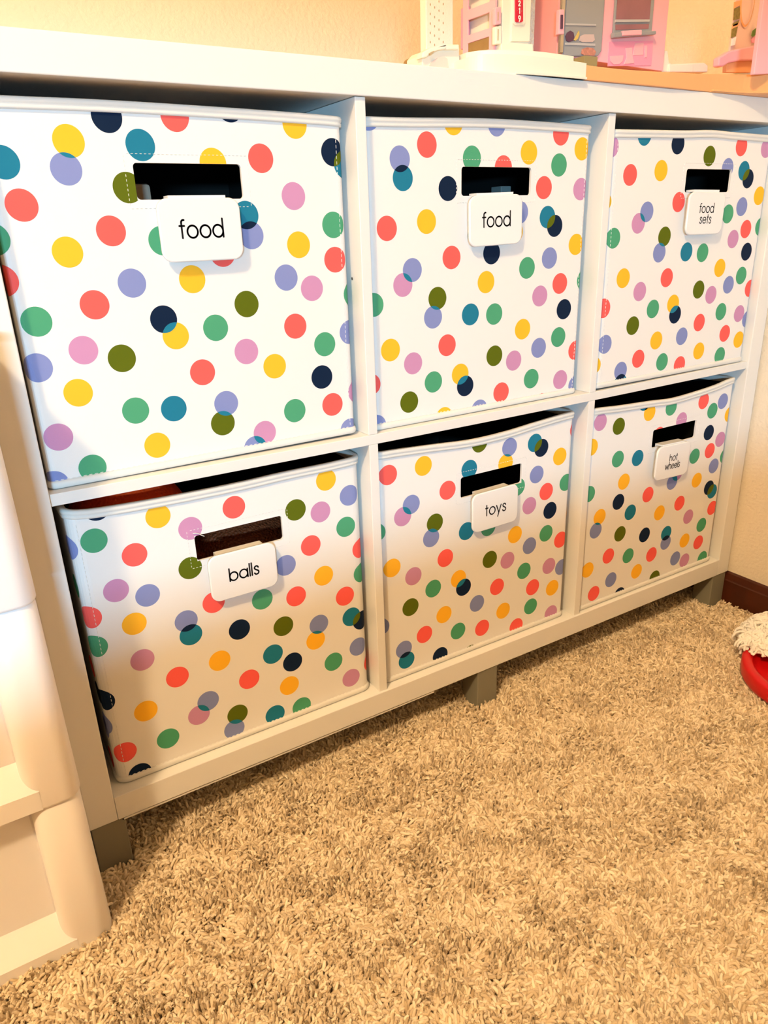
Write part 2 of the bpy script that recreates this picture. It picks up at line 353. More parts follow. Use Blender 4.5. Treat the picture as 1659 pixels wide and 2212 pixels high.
DOTS = {
 1: 'N1042,3083;R1617,3108;Y709,2890;B653,2682;T1287,2874;T187,2727;R263,2412;O1127,2540;G3,2162;R932,2197;Y548,2040;G1365,2102;R3,1838;B1042,1757;Y2757,3084;N2124,3200;R2385,2787;N3146,2852;T3279,2745;Y1917,2742;T2186,2300;B2220,2120;P2692,2461;G3110,2190;Y2710,2016;R3110,1857;R1914,1975;B2548,1715;P2825,1594;Y1595,1757;G3314,1503;R693,1596;G199,1495;P533,1218;O850,1110;N1279,1421;Y1371,1261;B132,1110;Y424,851;G898,615;T1257,580;P188,479;Y1049,249;G427,143;B77,51;O2105,1494;G1766,1298;R2608,1236;P2054,1040;G2932,1020;B3241,1115;Y2343,859;R1584,891;N2874,680;P3307,466;B1786,554;O1728,359;P2167,186;B2047,44;G2528,366;R2981,366;B3187,52;Y2689,-73;R1539,-66',
 2: 'B100,3178;R799,2943;B457,2804;T489,2623;N1071,2521;G1396,2824;Y1145,3165;R275,2139;Y784,2194;R1121,1810;B588,1705;T1471,2033;B1736,3170;R2701,3102;Y3057,2949;Y2218,2895;R1844,2736;G2694,2770;R2470,2526;P3073,2508;T2547,2203;N2673,2101;Y3048,1876;B2611,1735;B2111,2263;Y2040,2048;N1699,1833;P460,1556;G79,1374;O923,1382;B860,1178;T1396,1165;R1057,843;Y276,872;P576,689;G857,438;Y1251,481;N1328,328;O512,248;Y1011,-11;B1551,3;R5,516;B61,38;G2252,1639;Y1623,1514;R2808,1424;G3228,1437;P2479,1296;N2902,1103;G1757,1139;Y2216,918;G2829,761;B2497,659;O1774,640;P2087,545;R3150,558;G2393,279;P2905,200;B3187,90;R1896,171;R2588,-61',
 3: 'P12,2976;T586,3122;N1231,3035;R381,2664;Y953,2718;R1364,2340;B754,2229;P610,2094;G167,1928;O1149,1916;B1076,1714;Y-40,2358;O1898,2903;B2317,2761;R2564,3035;P3140,3023;T2692,2729;N2811,2627;Y3129,2403;B2754,2262;G2454,2172;R2921,1959;G3268,1981;P2650,1832;N3011,1645;T1640,1700;G1994,1674;Y411,1425;P757,1233;R1282,1380;R82,1066;O679,790;G1059,981;Y1475,1018;N1544,865;B162,592;Y1196,538;R853,321;G1369,216;B512,193;T528,22;Y-17,324;Y2429,1447;G2964,1311;B2684,1197;O2004,1175;P2300,1081;R3228,1111;G2589,819;P3044,753;B3270,651;R2108,703;B1746,542;R2753,485;Y3124,355;Y2179,284;R1766,128;G2701,160',
 4: 'N392,3188;G317,2869;R665,2626;Y950,2973;P1253,2767;O1195,2331;P431,2295;B724,2152;R130,2069;Y546,1877;B1072,1737;T1100,1558;R1741,2890;Y2842,2967;B3127,2721;O2442,2698;P2746,2603;G3059,2343;R2594,2225;R3255,2014;B2265,2064;Y2730,1800;G3255,1688;G133,1735;P562,1437;R889,1099;Y504,814;N97,1079;B18,753;R215,395;N327,61;G683,371;B1182,667;P1057,529;G1947,1728;R2360,1640;R2995,1448;N1642,1440;O2168,1307;B2622,1182;Y2564,982;T3067,1140;N3208,1045;T2006,987;N2242,793;Y1373,1130;R1687,763;B3140,689;G2782,598;R3343,377;Y2173,486;P3014,274;O1498,354;B1438,170;T1955,158;G2308,129;R1393,1862',
 5: 'R185,2868;Y691,2882;T1395,2700;O1556,3019;R1054,2491;B504,2423;P375,2293;O855,2094;B795,1902;G-2,2162;T1359,1856;B2055,2872;Y1995,2664;T2496,2853;N2618,2761;Y2969,2575;G2222,2285;G3119,2165;B2554,2396;R2747,2108;P2444,1967;N2838,1806;R3262,2914;Y3290,1673;G1726,1821;Y2201,1594;G2785,1468;R3077,1295;B2478,1355;Y200,1646;P514,1442;R1017,1560;G820,1174;Y1232,1198;N1318,1045;O460,1012;Y992,731;B1553,726;R671,534;G1229,398;B342,422;T379,243;N926,117;O1449,-29;B6,856;O1764,1337;P2080,1238;G2393,986;P2875,929;B3129,842;R1904,878;R2575,671;Y2967,546;Y2029,460;G2552,365;R1652,307;R2286,123;P2968,122',
 6: 'P202,2956;O586,2835;Y1225,2936;T1095,3109;Y60,2614;G627,2336;T1058,2271;Y802,1951;G1703,2941;P1982,2700;R2467,2926;G2719,2737;B2957,2854;Y3182,2607;N2702,2383;P3026,2216;R2789,2069;G3214,1900;G2414,2046;B2949,1778;Y2550,1614;R1488,2552;B1928,1709;P2034,1837;G75,1909;N721,1647;R1380,1619;Y340,1493;B277,1289;O822,1100;T1010,1412;N1399,937;R603,785;G1058,667;R1620,537;Y171,668;Y1298,326;B707,349;R344,217;N938,18;O1763,82;N2900,1410;T3002,1323;R2178,1298;Y1703,1241;P2450,999;R3066,1013;G2833,760;Y3292,648;T1932,833;B1944,664;Y2433,575;R2811,444;G2985,107;B2243,298;P2497,193',
}
def smooth_at(pts, x):
    xs = [p[0] for p in pts]; zs = [p[1] for p in pts]
    if x <= xs[0]: return zs[0]
    if x >= xs[-1]: return zs[-1]
    for i in range(len(xs)-1):
        if x <= xs[i+1]:
            k = (x-xs[i])/(xs[i+1]-xs[i]); 
            m0 = (zs[i+1]-zs[i-1])/(xs[i+1]-xs[i-1]) if i > 0 else 0
            m1 = (zs[i+2]-zs[i])/(xs[i+2]-xs[i]) if i+2 < len(xs) else 0
            h = xs[i+1]-xs[i]; k2 = k*k; k3 = k2*k
            return (2*k3-3*k2+1)*zs[i]+(k3-2*k2+k)*h*m0+(-2*k3+3*k2)*zs[i+1]+(k3-k2)*h*m1
def make_bin(b):
    D = BINS[b]; ox = D['c']*(W+t); PL = D['PL']; xa, xb = D['xa'], D['xb']
    oz = (H+t+max(sag(ox+xa), sag(ox+xb), sag(ox+.16))+.0004) if D['r'] else .0004
    dz0 = (H+t if D['r'] else 0)-oz           # measured heights are from the nominal shelf level
    hx0, hx1, hz0, hz1 = D['hole']; RC = D.get('rc', .007)
    root = thing('fabric_bin', D['label'], 'storage bin', (ox+(xa+xb)/2, PL+.15, oz), group='polka dot fabric bins in the cube shelf')
    A = RC*PI/2; sL = xa+RC-A; sR = xb-RC+A; YB = PL+.318
    rim = [(x, z+dz0) for x, z in D['rim']]
    zr = lambda x: smooth_at(rim, x)
    def wrap(s, z, off=0.0):
        if s < xa+RC:
            a = xa+RC-s
            if a < A: th = a/RC; x = xa+RC-RC*math.sin(th); y = PL+RC-RC*math.cos(th); nx, ny = -math.sin(th), -math.cos(th)
            else: x = xa; y = PL+RC+(a-A); nx, ny = -1, 0
        elif s > xb-RC:
            a = s-(xb-RC)
            if a < A: th = a/RC; x = xb-RC+RC*math.sin(th); y = PL+RC-RC*math.cos(th); nx, ny = math.sin(th), -math.cos(th)
            else: x = xb; y = PL+RC+(a-A); nx, ny = 1, 0
        else: x = s; y = PL; nx, ny = 0, -1
        return (ox+x+nx*off, y+ny*off, oz+z)
    TH = -.003
    # front panel with the cut-out handle
    ss = [sL+A*i/6 for i in range(7)]+list(np.linspace(xa+RC, hx0, 7))[1:]+list(np.linspace(hx0, hx1, 6))[1:]+list(np.linspace(hx1, xb-RC, 7))[1:]+[xb-RC+A*i/6 for i in range(1, 7)]
    hz0 += dz0; hz1 += dz0
    zt = lambda s: zr(s)-.003
    mb = MB()
    def cell(s0, s1, z00, z01, z10, z11, off, mi, flip):
        q = [wrap(s0, z00, off), wrap(s1, z01, off), wrap(s1, z11, off), wrap(s0, z10, off)]
        mb.face(q[::-1] if flip else q, mi, True)
    for i in range(len(ss)-1):
        s0, s1 = ss[i], ss[i+1]; inh = s0 >= hx0-1e-7 and s1 <= hx1+1e-7
        for off, mi, fl in ((0, 0, False), (TH, 1, True)):
            cell(s0, s1, .001, .001, hz0, hz0, off, mi, fl)
            if not inh: cell(s0, s1, hz0, hz0, hz1, hz1, off, mi, fl)
            cell(s0, s1, hz1, hz1, zt(s0), zt(s1), off, mi, fl)
    Q = lambda s, z, o: wrap(s, z, o)
    for (a, c, e, g) in ((hx0, hz0, hx1, hz0), (hx1, hz0, hx1, hz1), (hx1, hz1, hx0, hz1), (hx0, hz1, hx0, hz0)):
        mb.face([Q(a, c, 0), Q(e, g, 0), Q(e, g, TH), Q(a, c, TH)], 0)
    fr_ = .0034
    for qx, qz, sx, sz in ((hx0, hz0, 1, 1), (hx1, hz0, -1, 1), (hx1, hz1, -1, -1), (hx0, hz1, 1, -1)):
        cxx, czz = qx+sx*fr_, qz+sz*fr_
        ar = [(cxx-sx*fr_*math.cos(k*PI/12), czz-sz*fr_*math.sin(k*PI/12)) for k in range(7)]
        mb.face([Q(qx, qz, 0)]+[Q(a_, c_, 0) for a_, c_ in ar], 0); 
        for k in range(6): mb.face([Q(ar[k][0], ar[k][1], 0), Q(ar[k+1][0], ar[k+1][1], 0), Q(ar[k+1][0], ar[k+1][1], TH), Q(ar[k][0], ar[k][1], TH)], 0)
        mb.face([Q(qx, qz, TH)]+[Q(a_, c_, TH) for a_, c_ in ar], 1)
    for z_, in ((.001,),):
        mb.face([Q(s, z_, 0) for s in ss]+[Q(s, z_, TH) for s in ss[::-1]], 0)
    # printed dots lie in the same fabric
    toks = [(q[0],)+tuple(float(v)*1e-4 for v in q[1:].split(',')) for q in (DOTS[b]+(';'+SIDE4 if b == 4 else '')).split(';')]
    toks = [(c, x, z+dz0) for c, x, z in toks]
    brk = [sL+A*i/6 for i in range(7)]+[xb-RC+A*i/6 for i in range(7)]
    side = MB(); sideR = MB()
    def lay(poly, mi, off):
        poly = clip(poly, 0, 1, .3155+dz0) if False else poly
        poly = clip(poly, 0, -1, -.0055)
        if len(poly) < 3: return
        cuts = [-1]+brk+[1]
        for i in range(len(cuts)-1):
            q = clip(clip(poly, 1, 0, cuts[i+1]), -1, 0, -cuts[i])
            if len(q) < 3: continue
            tgt = side if cuts[i+1] <= sL+1e-9 else (sideR if cuts[i] >= sR-1e-9 else mb)
            # below the rim line: cut along the rim's local height
            xm = sum(p[0] for p in q)/len(q)
            z0 = zr(xm-.006)-.0088; z1 = zr(xm+.006)-.0088; sl = (z1-z0)/.012
            q = clip(q, -sl, 1, z0-sl*(xm-.006))
            if len(q) < 3: continue
            pcs = [q]
            if cuts[i] < hx0 and cuts[i+1] > hx1:
                pcs = []
                l = clip(q, 1, 0, hx0); r_ = clip(q, -1, 0, -hx1); mid = clip(clip(q, -1, 0, -hx0), 1, 0, hx1)
                pcs = [l, r_, clip(mid, 0, 1, hz0), clip(mid, 0, -1, -hz1)]
            for pc in pcs:
                if len(pc) >= 3: tgt.face([wrap(x, z, off) for x, z in pc], 2+mi)
    for c, x, z in toks: lay(disc(x, z), DOTK.index(c), .00012)
    for i in range(len(toks)):
        for j in range(i+1, len(toks)):
            if (toks[i][1]-toks[j][1])**2+(toks[i][2]-toks[j][2])**2 < .0245**2:
                k = OVER.get(frozenset((toks[i][0], toks[j][0])))
                if k:
                    P = inter(disc(toks[i][1], toks[i][2]), disc(toks[j][1], toks[j][2]))
                    if len(P) >= 3: lay(P, DOTK.index(k), .00024)
    mats = [M['fabric'], M['lining']]+[DM[k] for k in DOTK]
    part(mb, 'front_panel', mats, root, recalc=False)
    zs_ = .3175
    for s_, x, lst in ((-1, xa, side), (1, xb, sideR)):
        m2 = lst
        zf = zt(sL if s_ < 0 else sR)
        y0 = PL+RC
        P = [(y0, .001), (YB, .001), (YB, zs_-.003), (y0+.05, zs_-.003), (y0, zf)]
        xo = ox+x; xi = xo-s_*.003
        m2.face([(xo, y, oz+z) for y, z in P], 0); m2.face([(xi, y, oz+z) for y, z in P], 1)
        for k in range(len(P)):
            a, c = P[k], P[(k+1) % len(P)]
            m2.face([(xo, a[0], oz+a[1]), (xo, c[0], oz+c[1]), (xi, c[0], oz+c[1]), (xi, a[0], oz+a[1])], 0)
        part(m2, 'side_panel', mats, root, recalc=False)
    m3 = MB(); m3.box(ox+xa, ox+xb, YB, YB+.0015, oz+.001, oz+zs_-.003, 0); m3.box(ox+xa+.003, ox+xb-.003, YB-.0015, YB, oz+.001, oz+zs_-.004, 1)
    part(m3, 'back_panel', mats, root)
    m3 = MB(); m3.box(ox+xa+.003, ox+xb-.003, PL+.003, YB-.0015, oz+.0012, oz+.0045, 0)
    part(m3, 'base_board', M['lining'], root)
    # closed perimeter path: position, outward normal, top height
    path = []
    fr = [xa+RC+(xb-xa-2*RC)*i/28 for i in range(29)]
    for s in [sL+A*i/5 for i in range(5)]+fr+[xb-RC+A*i/5 for i in range(1, 6)]:
        p0 = wrap(s, 0, 0); p1 = wrap(s, 0, 1.0)
        path.append((p0, (p1[0]-p0[0], p1[1]-p0[1]), zr(s)))
    zside = .3175
    e = path[-1][2]
    for k in range(1, 8):
        y = PL+RC+(YB-2*RC-PL)*k/7; w_ = min(1, k/2.0)
        path.append(((ox+xb, y, oz), (1, 0), e*(1-w_)+zside*w_))
    for k in range(1, 6):
        a = PI/2*k/6; path.append(((ox+xb-RC+RC*math.cos(a), YB-RC+RC*math.sin(a), oz), (math.cos(a), math.sin(a)), zside))
    for k in range(0, 8): path.append(((ox+xb-RC-(xb-xa-2*RC)*k/7, YB, oz), (0, 1), zside))
    for k in range(1, 6):
        a = PI/2*(1+k/6); path.append(((ox+xa+RC+RC*math.cos(a), YB-RC+RC*math.sin(a), oz), (math.cos(a), math.sin(a)), zside))
    e = path[0][2]
    for k in range(7, 0, -1):
        y = PL+RC+(YB-2*RC-PL)*k/7; w_ = min(1, k/2.0)
        path.append(((ox+xa, y, oz), (-1, 0), e*(1-w_)+zside*w_))
    mr = MB()
    prof = [(.0002, -.0093), (.0019, -.0091), (.0022, -.0064), (.0013, -.0057), (.0024, -.0046), (.0027, -.0024), (.0020, -.0007), (.0004, 0), (-.0024, 0), (-.0037, -.0007), (-.0043, -.0024), (-.0042, -.0089), (-.0031, -.0092)]
    mr.grid([[(p[0]+n[0]*o_, p[1]+n[1]*o_, oz+z_+dz_) for o_, dz_ in prof] for p, n, z_ in path], closed=True, close_rows=True)
    part(mr, 'rim_binding', M['rim'], root)
    mt = MB()
    prof = [(-.003, 0), (.0006, .0001), (.0016, .0010), (.0024, .0032), (.0020, .0058), (.0005, .0073), (-.003, .0073)]
    mt.grid([[(p[0]+n[0]*o_, p[1]+n[1]*o_, oz+dz_) for o_, dz_ in prof] for p, n, z_ in path], closed=True, close_rows=True)
    part(mt, 'base_trim', M['rim'], root)
    # stitching
    sb = MB()
    def stitch_line(P0, P1, offf, ln=.0034, gap=.0016, r=.00036, zf=None):
        L = math.hypot(P1[0]-P0[0], P1[1]-P0[1]); n = max(1, int(L/(ln+gap)))
        for i in range(n):
            k0 = (i*(ln+gap)+gap/2)/L; k1 = k0+ln/L
            a = (P0[0]+(P1[0]-P0[0])*k0, P0[1]+(P1[1]-P0[1])*k0); c = (P0[0]+(P1[0]-P0[0])*k1, P0[1]+(P1[1]-P0[1])*k1)
            if zf: a = (a[0], a[1]+zf(a[0])); c = (c[0], c[1]+zf(c[0]))
            ux, uz = (c[0]-a[0])/ln, (c[1]-a[1])/ln; nx, nz = -uz*r, ux*r
            m = ((a[0]+c[0])/2, (a[1]+c[1])/2)
            for s0_, s1_ in ((a, m), (m, c)):
                pass
            top = [wrap(m[0]-ux*ln*.3, m[1]-uz*ln*.3, offf+r*1.5), wrap(m[0]+ux*ln*.3, m[1]+uz*ln*.3, offf+r*1.5)]
            A0 = wrap(a[0], a[1], offf); C0 = wrap(c[0], c[1], offf)
            s1 = [wrap(m[0]-ux*ln*.3+nx, m[1]-uz*ln*.3+nz, offf), wrap(m[0]+ux*ln*.3+nx, m[1]+uz*ln*.3+nz, offf)]
            s2 = [wrap(m[0]-ux*ln*.3-nx, m[1]-uz*ln*.3-nz, offf), wrap(m[0]+ux*ln*.3-nx, m[1]+uz*ln*.3-nz, offf)]
            sb.face([s1[0], s1[1], top[1], top[0]]); sb.face([s2[1], s2[0], top[0], top[1]])
            sb.face([A0, s1[0], top[0]]); sb.face([s2[0], A0, top[0]]); sb.face([s1[1], C0, top[1]]); sb.face([C0, s2[1], top[1]])
    stitch_line((xa+.002, -.0062), (xb-.002, -.0062), .0014, .0030, .0016, zf=zr)
    stitch_line((xa+.004, .0078), (xb-.004, .0078), .0001)
    g = .0070
    for a, c in (((hx0-g, hz0-g), (hx1+g, hz0-g)), ((hx1+g, hz0-g), (hx1+g, hz1+g)), ((hx1+g, hz1+g), (hx0-g, hz1+g)), ((hx0-g, hz1+g), (hx0-g, hz0-g))):
        stitch_line(a, c, .0001, .0024, .0014, .0003)
    for s in {1: (xb-.0075,), 2: (xb-.0065,), 3: (xa+.0085,), 4: (xa+.0085,)}.get(b, ()): stitch_line((s, .009), (s, zr(s)-.0105), .0001, .0036, .0012, .0003)
    part(sb, 'stitching', M['stitch'], root, recalc=False)
    if b == 4:
        lt = MB(); cs = [(.1270, .2705, .0006), (.1300, .2702, .0012), (.1330, .2690, .0020), (.1352, .2670, .0028), (.1378, .2655, .0030)]
        lt.grid([[wrap(x, z+.0005*math.sin(a), o_+.0005*math.cos(a)) for a in np.linspace(0, 2*PI, 6, False)] for x, z, o_ in cs], closed=True)
        part(lt, 'loose_thread', M['stitch'], root)
    # clip-on tag
    cx, cz, ang = D['tg']; cz += dz0; w, h = .0768, .0535; yf = PL-.0098; th = .0030
    cxw, czw = ox+cx, oz+cz
    NM = {1: 'white clip-on tag reading food on the upper left bin', 2: 'white clip-on tag reading food on the top middle bin', 3: 'white clip-on tag reading food sets in two lines',
          4: 'white clip-on tag reading balls on the lower left bin', 5: 'white clip-on tag reading toys on the bottom middle bin', 6: 'white clip-on tag with two words on the lower right bin'}
    tr = thing('label_tag', NM[b], 'tag', (cxw, yf, czw), group='white clip-on tags on the bins')
    ca, sa = math.cos(R(ang)), math.sin(R(ang))
    def loc(a, c, y): return (cxw+a*ca-c*sa, y, czw+a*sa+c*ca)
    mp = MB()
    rings = []
    for ins, y in ((.0, yf+th), (.0, yf+.0011), (.0004, yf+.0003), (.0013, yf)):
        rings.append([loc(a, c, y) for a, c in rrect(w-2*ins, h-2*ins, .0100-ins)])
    mp.grid(rings, closed=True, smooth=True); mp.face(rings[-1]); mp.face(rings[0])
    part(mp, 'plate', M['tag'], tr, weld=True)
    mc = MB(); zc = h/2-.006
    cw = .0265
    pf = [(yf+th-.0002, -h/2+.006), (yf+th-.0002, zc+.0068), (PL+.0062, zc+.0068), (PL+.0062, zc-.014), (PL+.0040, zc-.014), (PL+.0040, zc+.0042), (yf+th+.0016, zc+.0042), (yf+th+.0016, -h/2+.006)]
    # keep the hook resting on the lower edge of the handle opening
    lift = (hz0-cz)-(zc+.0042)+.0003
    pf = [(y, z+(lift if z > 0 else 0)) for y, z in pf]
    mc.grid([[loc(a, z, y) for y, z in pf] for a in (-cw, cw)], closed=True, smooth=False); mc.face([loc(-cw, z, y) for y, z in pf]); mc.face([loc(cw, z, y) for y, z in pf])
    part(mc, 'hook', M['tag'], tr, weld=True)
    ml = MB(); hh = D['h']; th_ = .0017 if len(D['text']) == 1 else .0013
    for li, word in enumerate(D['text']):
        base = -hh*.62 if len(D['text']) == 1 else (.0012 if li == 0 else -.0012-hh*1.42)
        sq = .80 if word == 'wheels' else .92
        for pl in strokes(word, hh, .25):
            ribbon(ml, [(a*sq, c+base) for a, c in pl], th_, lambda a, c: loc(a, c, yf-.00015))
    part(ml, 'lettering', M['ink'], tr, recalc=False)
    return root
for b in range(1, 7): make_bin(b)

# ---------------------------------------------------------------- things inside the bins
def ball(name, label, c, r, m, seam=None):
    mb = MB(); n = 48
    mb.grid([[(r*math.sin(PI*i/n)*math.cos(2*PI*j/n), r*math.sin(PI*i/n)*math.sin(2*PI*j/n), r*math.cos(PI*i/n)) for j in range(n*2)] for i in range(n+1)], closed=True)
    return tag(mb.build(name, m, loc=c, weld=True), label, 'ball')
M['ball_orange'] = mat('orange_pebbled_rubber', (0.95, 0.075, 0.008, 1), 0.45, 0.5, bump=('pebble', 330, 0.9, 0.0012))
M['ball_brown'] = mat('brown_pebbled_rubber', (0.22, 0.052, 0.016, 1), 0.38, 0.6, bump=('pebble', 330, 1.0, 0.0016))
M['ball_dark'] = mat('dark_ball', (0.012, 0.010, 0.018, 1), 0.35, 0.5, bump=('noise', 60, 0.4, 0.002))
ball('toy_basketball', 'bright orange pebbled ball in the gap above the balls bin rim', (.0825, .0990, .2620), .0665, M['ball_orange'])
ball('basketball', 'dark brown pebbled basketball seen through the handle hole of the balls bin', (.2150, .1350, .1480), .1080, M['ball_brown'])
M['clear_item'] = mat('smoky_clear_plastic', (0.62, 0.53, 0.42, 1), 0.25, 0.5)
M['grey_item'] = mat('grey_plastic', (0.20, 0.24, 0.23, 1), 0.4, 0.5)
mb = MB(); mb.box(.122, .1475, .070, .095, .36, .6050)
tag(mb.build('toy_block', M['clear_item'], bevel=.003), 'brownish clear plastic toy piece behind the handle hole of the upper left bin', 'toy')
mb = MB(); mb.box(.600, .6165, .10, .12, .36, .604)
tag(mb.build('toy_block', M['grey_item'], bevel=.001), 'small grey plastic toy piece behind the handle hole of the top middle bin', 'toy')

# ---------------------------------------------------------------- white plastic drawer tower on the left
M['tower'] = mat('white_plastic', (0.90, 0.86, 0.84, 1), 0.30, 0.5, sub=0.15)
M['drawer'] = mat('frosted_drawer_plastic', (0.88, 0.86, 0.88, 1), 0.28, 0.5, sub=0.1)
TX1 = -.0315; TX0 = -.3715; TY0 = -.082; TY1 = .30
tower = thing('drawer_tower', 'white plastic drawer tower with frosted drawers left of the shelf', 'drawer tower', ((TX0+TX1)/2, (TY0+TY1)/2, FLOOR))
def rring(x0, x1, y0, y1, z, r, n=8):
    P = []
    for cx, cy_, a in ((x1-r, y1-r, 0), (x0+r, y1-r, 90), (x0+r, y0+r, 180), (x1-r, y0+r, 270)):
        P += [(cx+r*math.cos(R(a+90*i/n)), cy_+r*math.sin(R(a+90*i/n)), z) for i in range(n+1)]
    return P
mods = [(FLOOR+.0005, .0824), (.0826, .2802), (.2804, .4860)]
for k, (z0, z1) in enumerate(mods):
    mb = MB(); rr = .016; cw = .046
    tp = .0012
    # right and left columns, lower band and back, each a rounded block of the one moulded frame
    def block(x0, x1, y0, y1, za, zb, r, mb=mb):
        rings = [rring(x0+.003, x1-.003, y0+.003, y1-.003, za, max(.001, r-.003)), rring(x0+.0008, x1-.0008, y0+.0008, y1-.0008, za+.0010, r), rring(x0, x1, y0, y1, za+.0035, r), rring(x0+tp, x1-tp, y0+tp, y1-tp, zb-.003, r), rring(x0+tp+.002, x1-tp-.002, y0+tp+.002, y1-tp-.002, zb, max(.001, r-.002))]
        mb.grid(rings, closed=True, smooth=True); mb.face(rings[0]); mb.face(rings[-1])
    block(TX1-cw, TX1, TY0, TY1, z0, z1, rr); block(TX0, TX0+cw, TY0, TY1, z0, z1, rr)
    # sloping sill under the opening
    xs0, xs1 = TX0+cw-.012, TX1-cw+.012
    za = z0; zl = z0+.0245; zb_ = z0+.044
    pf = [(TY0+.0008, za+.001), (TY0+.0002, zl-.003), (TY0+.003, zl), (TY0+.022, zb_), (TY0+.03, zb_), (TY0+.03, za+.001)]
    mb.grid([[(x, y, z) for y, z in pf] for x in (xs0, xs1)], closed=True, smooth=False); mb.face([(xs0, y, z) for y, z in pf]); mb.face([(xs1, y, z) for y, z in pf])
    mb.box(xs0, xs1, TY0+.02, TY1-.02, z1-.010, z1-.0005)
    part(mb, 'frame', M['tower'], tower)
    dr = MB(); dx0, dx1 = TX0+cw+.002, TX1-cw-.001
    dr.box(dx0-.004, dx1+.004, TY0+.022, TY0+.200, zb_-.006, z1-.012)
    part(dr, 'drawer', M['drawer'], tower, bevel=.004)
mb = MB(); rings = [rring(TX0-.002, TX1+.0, TY0-.001, TY1, .4862, .016), rring(TX0-.002, TX1, TY0-.001, TY1, .4910, .016), rring(TX0+.001, TX1-.003, TY0+.002, TY1-.003, .4935, .014)]
mb.grid(rings, closed=True); mb.face(rings[0]); mb.face(rings[-1]); part(mb, 'top', M['tower'], tower)

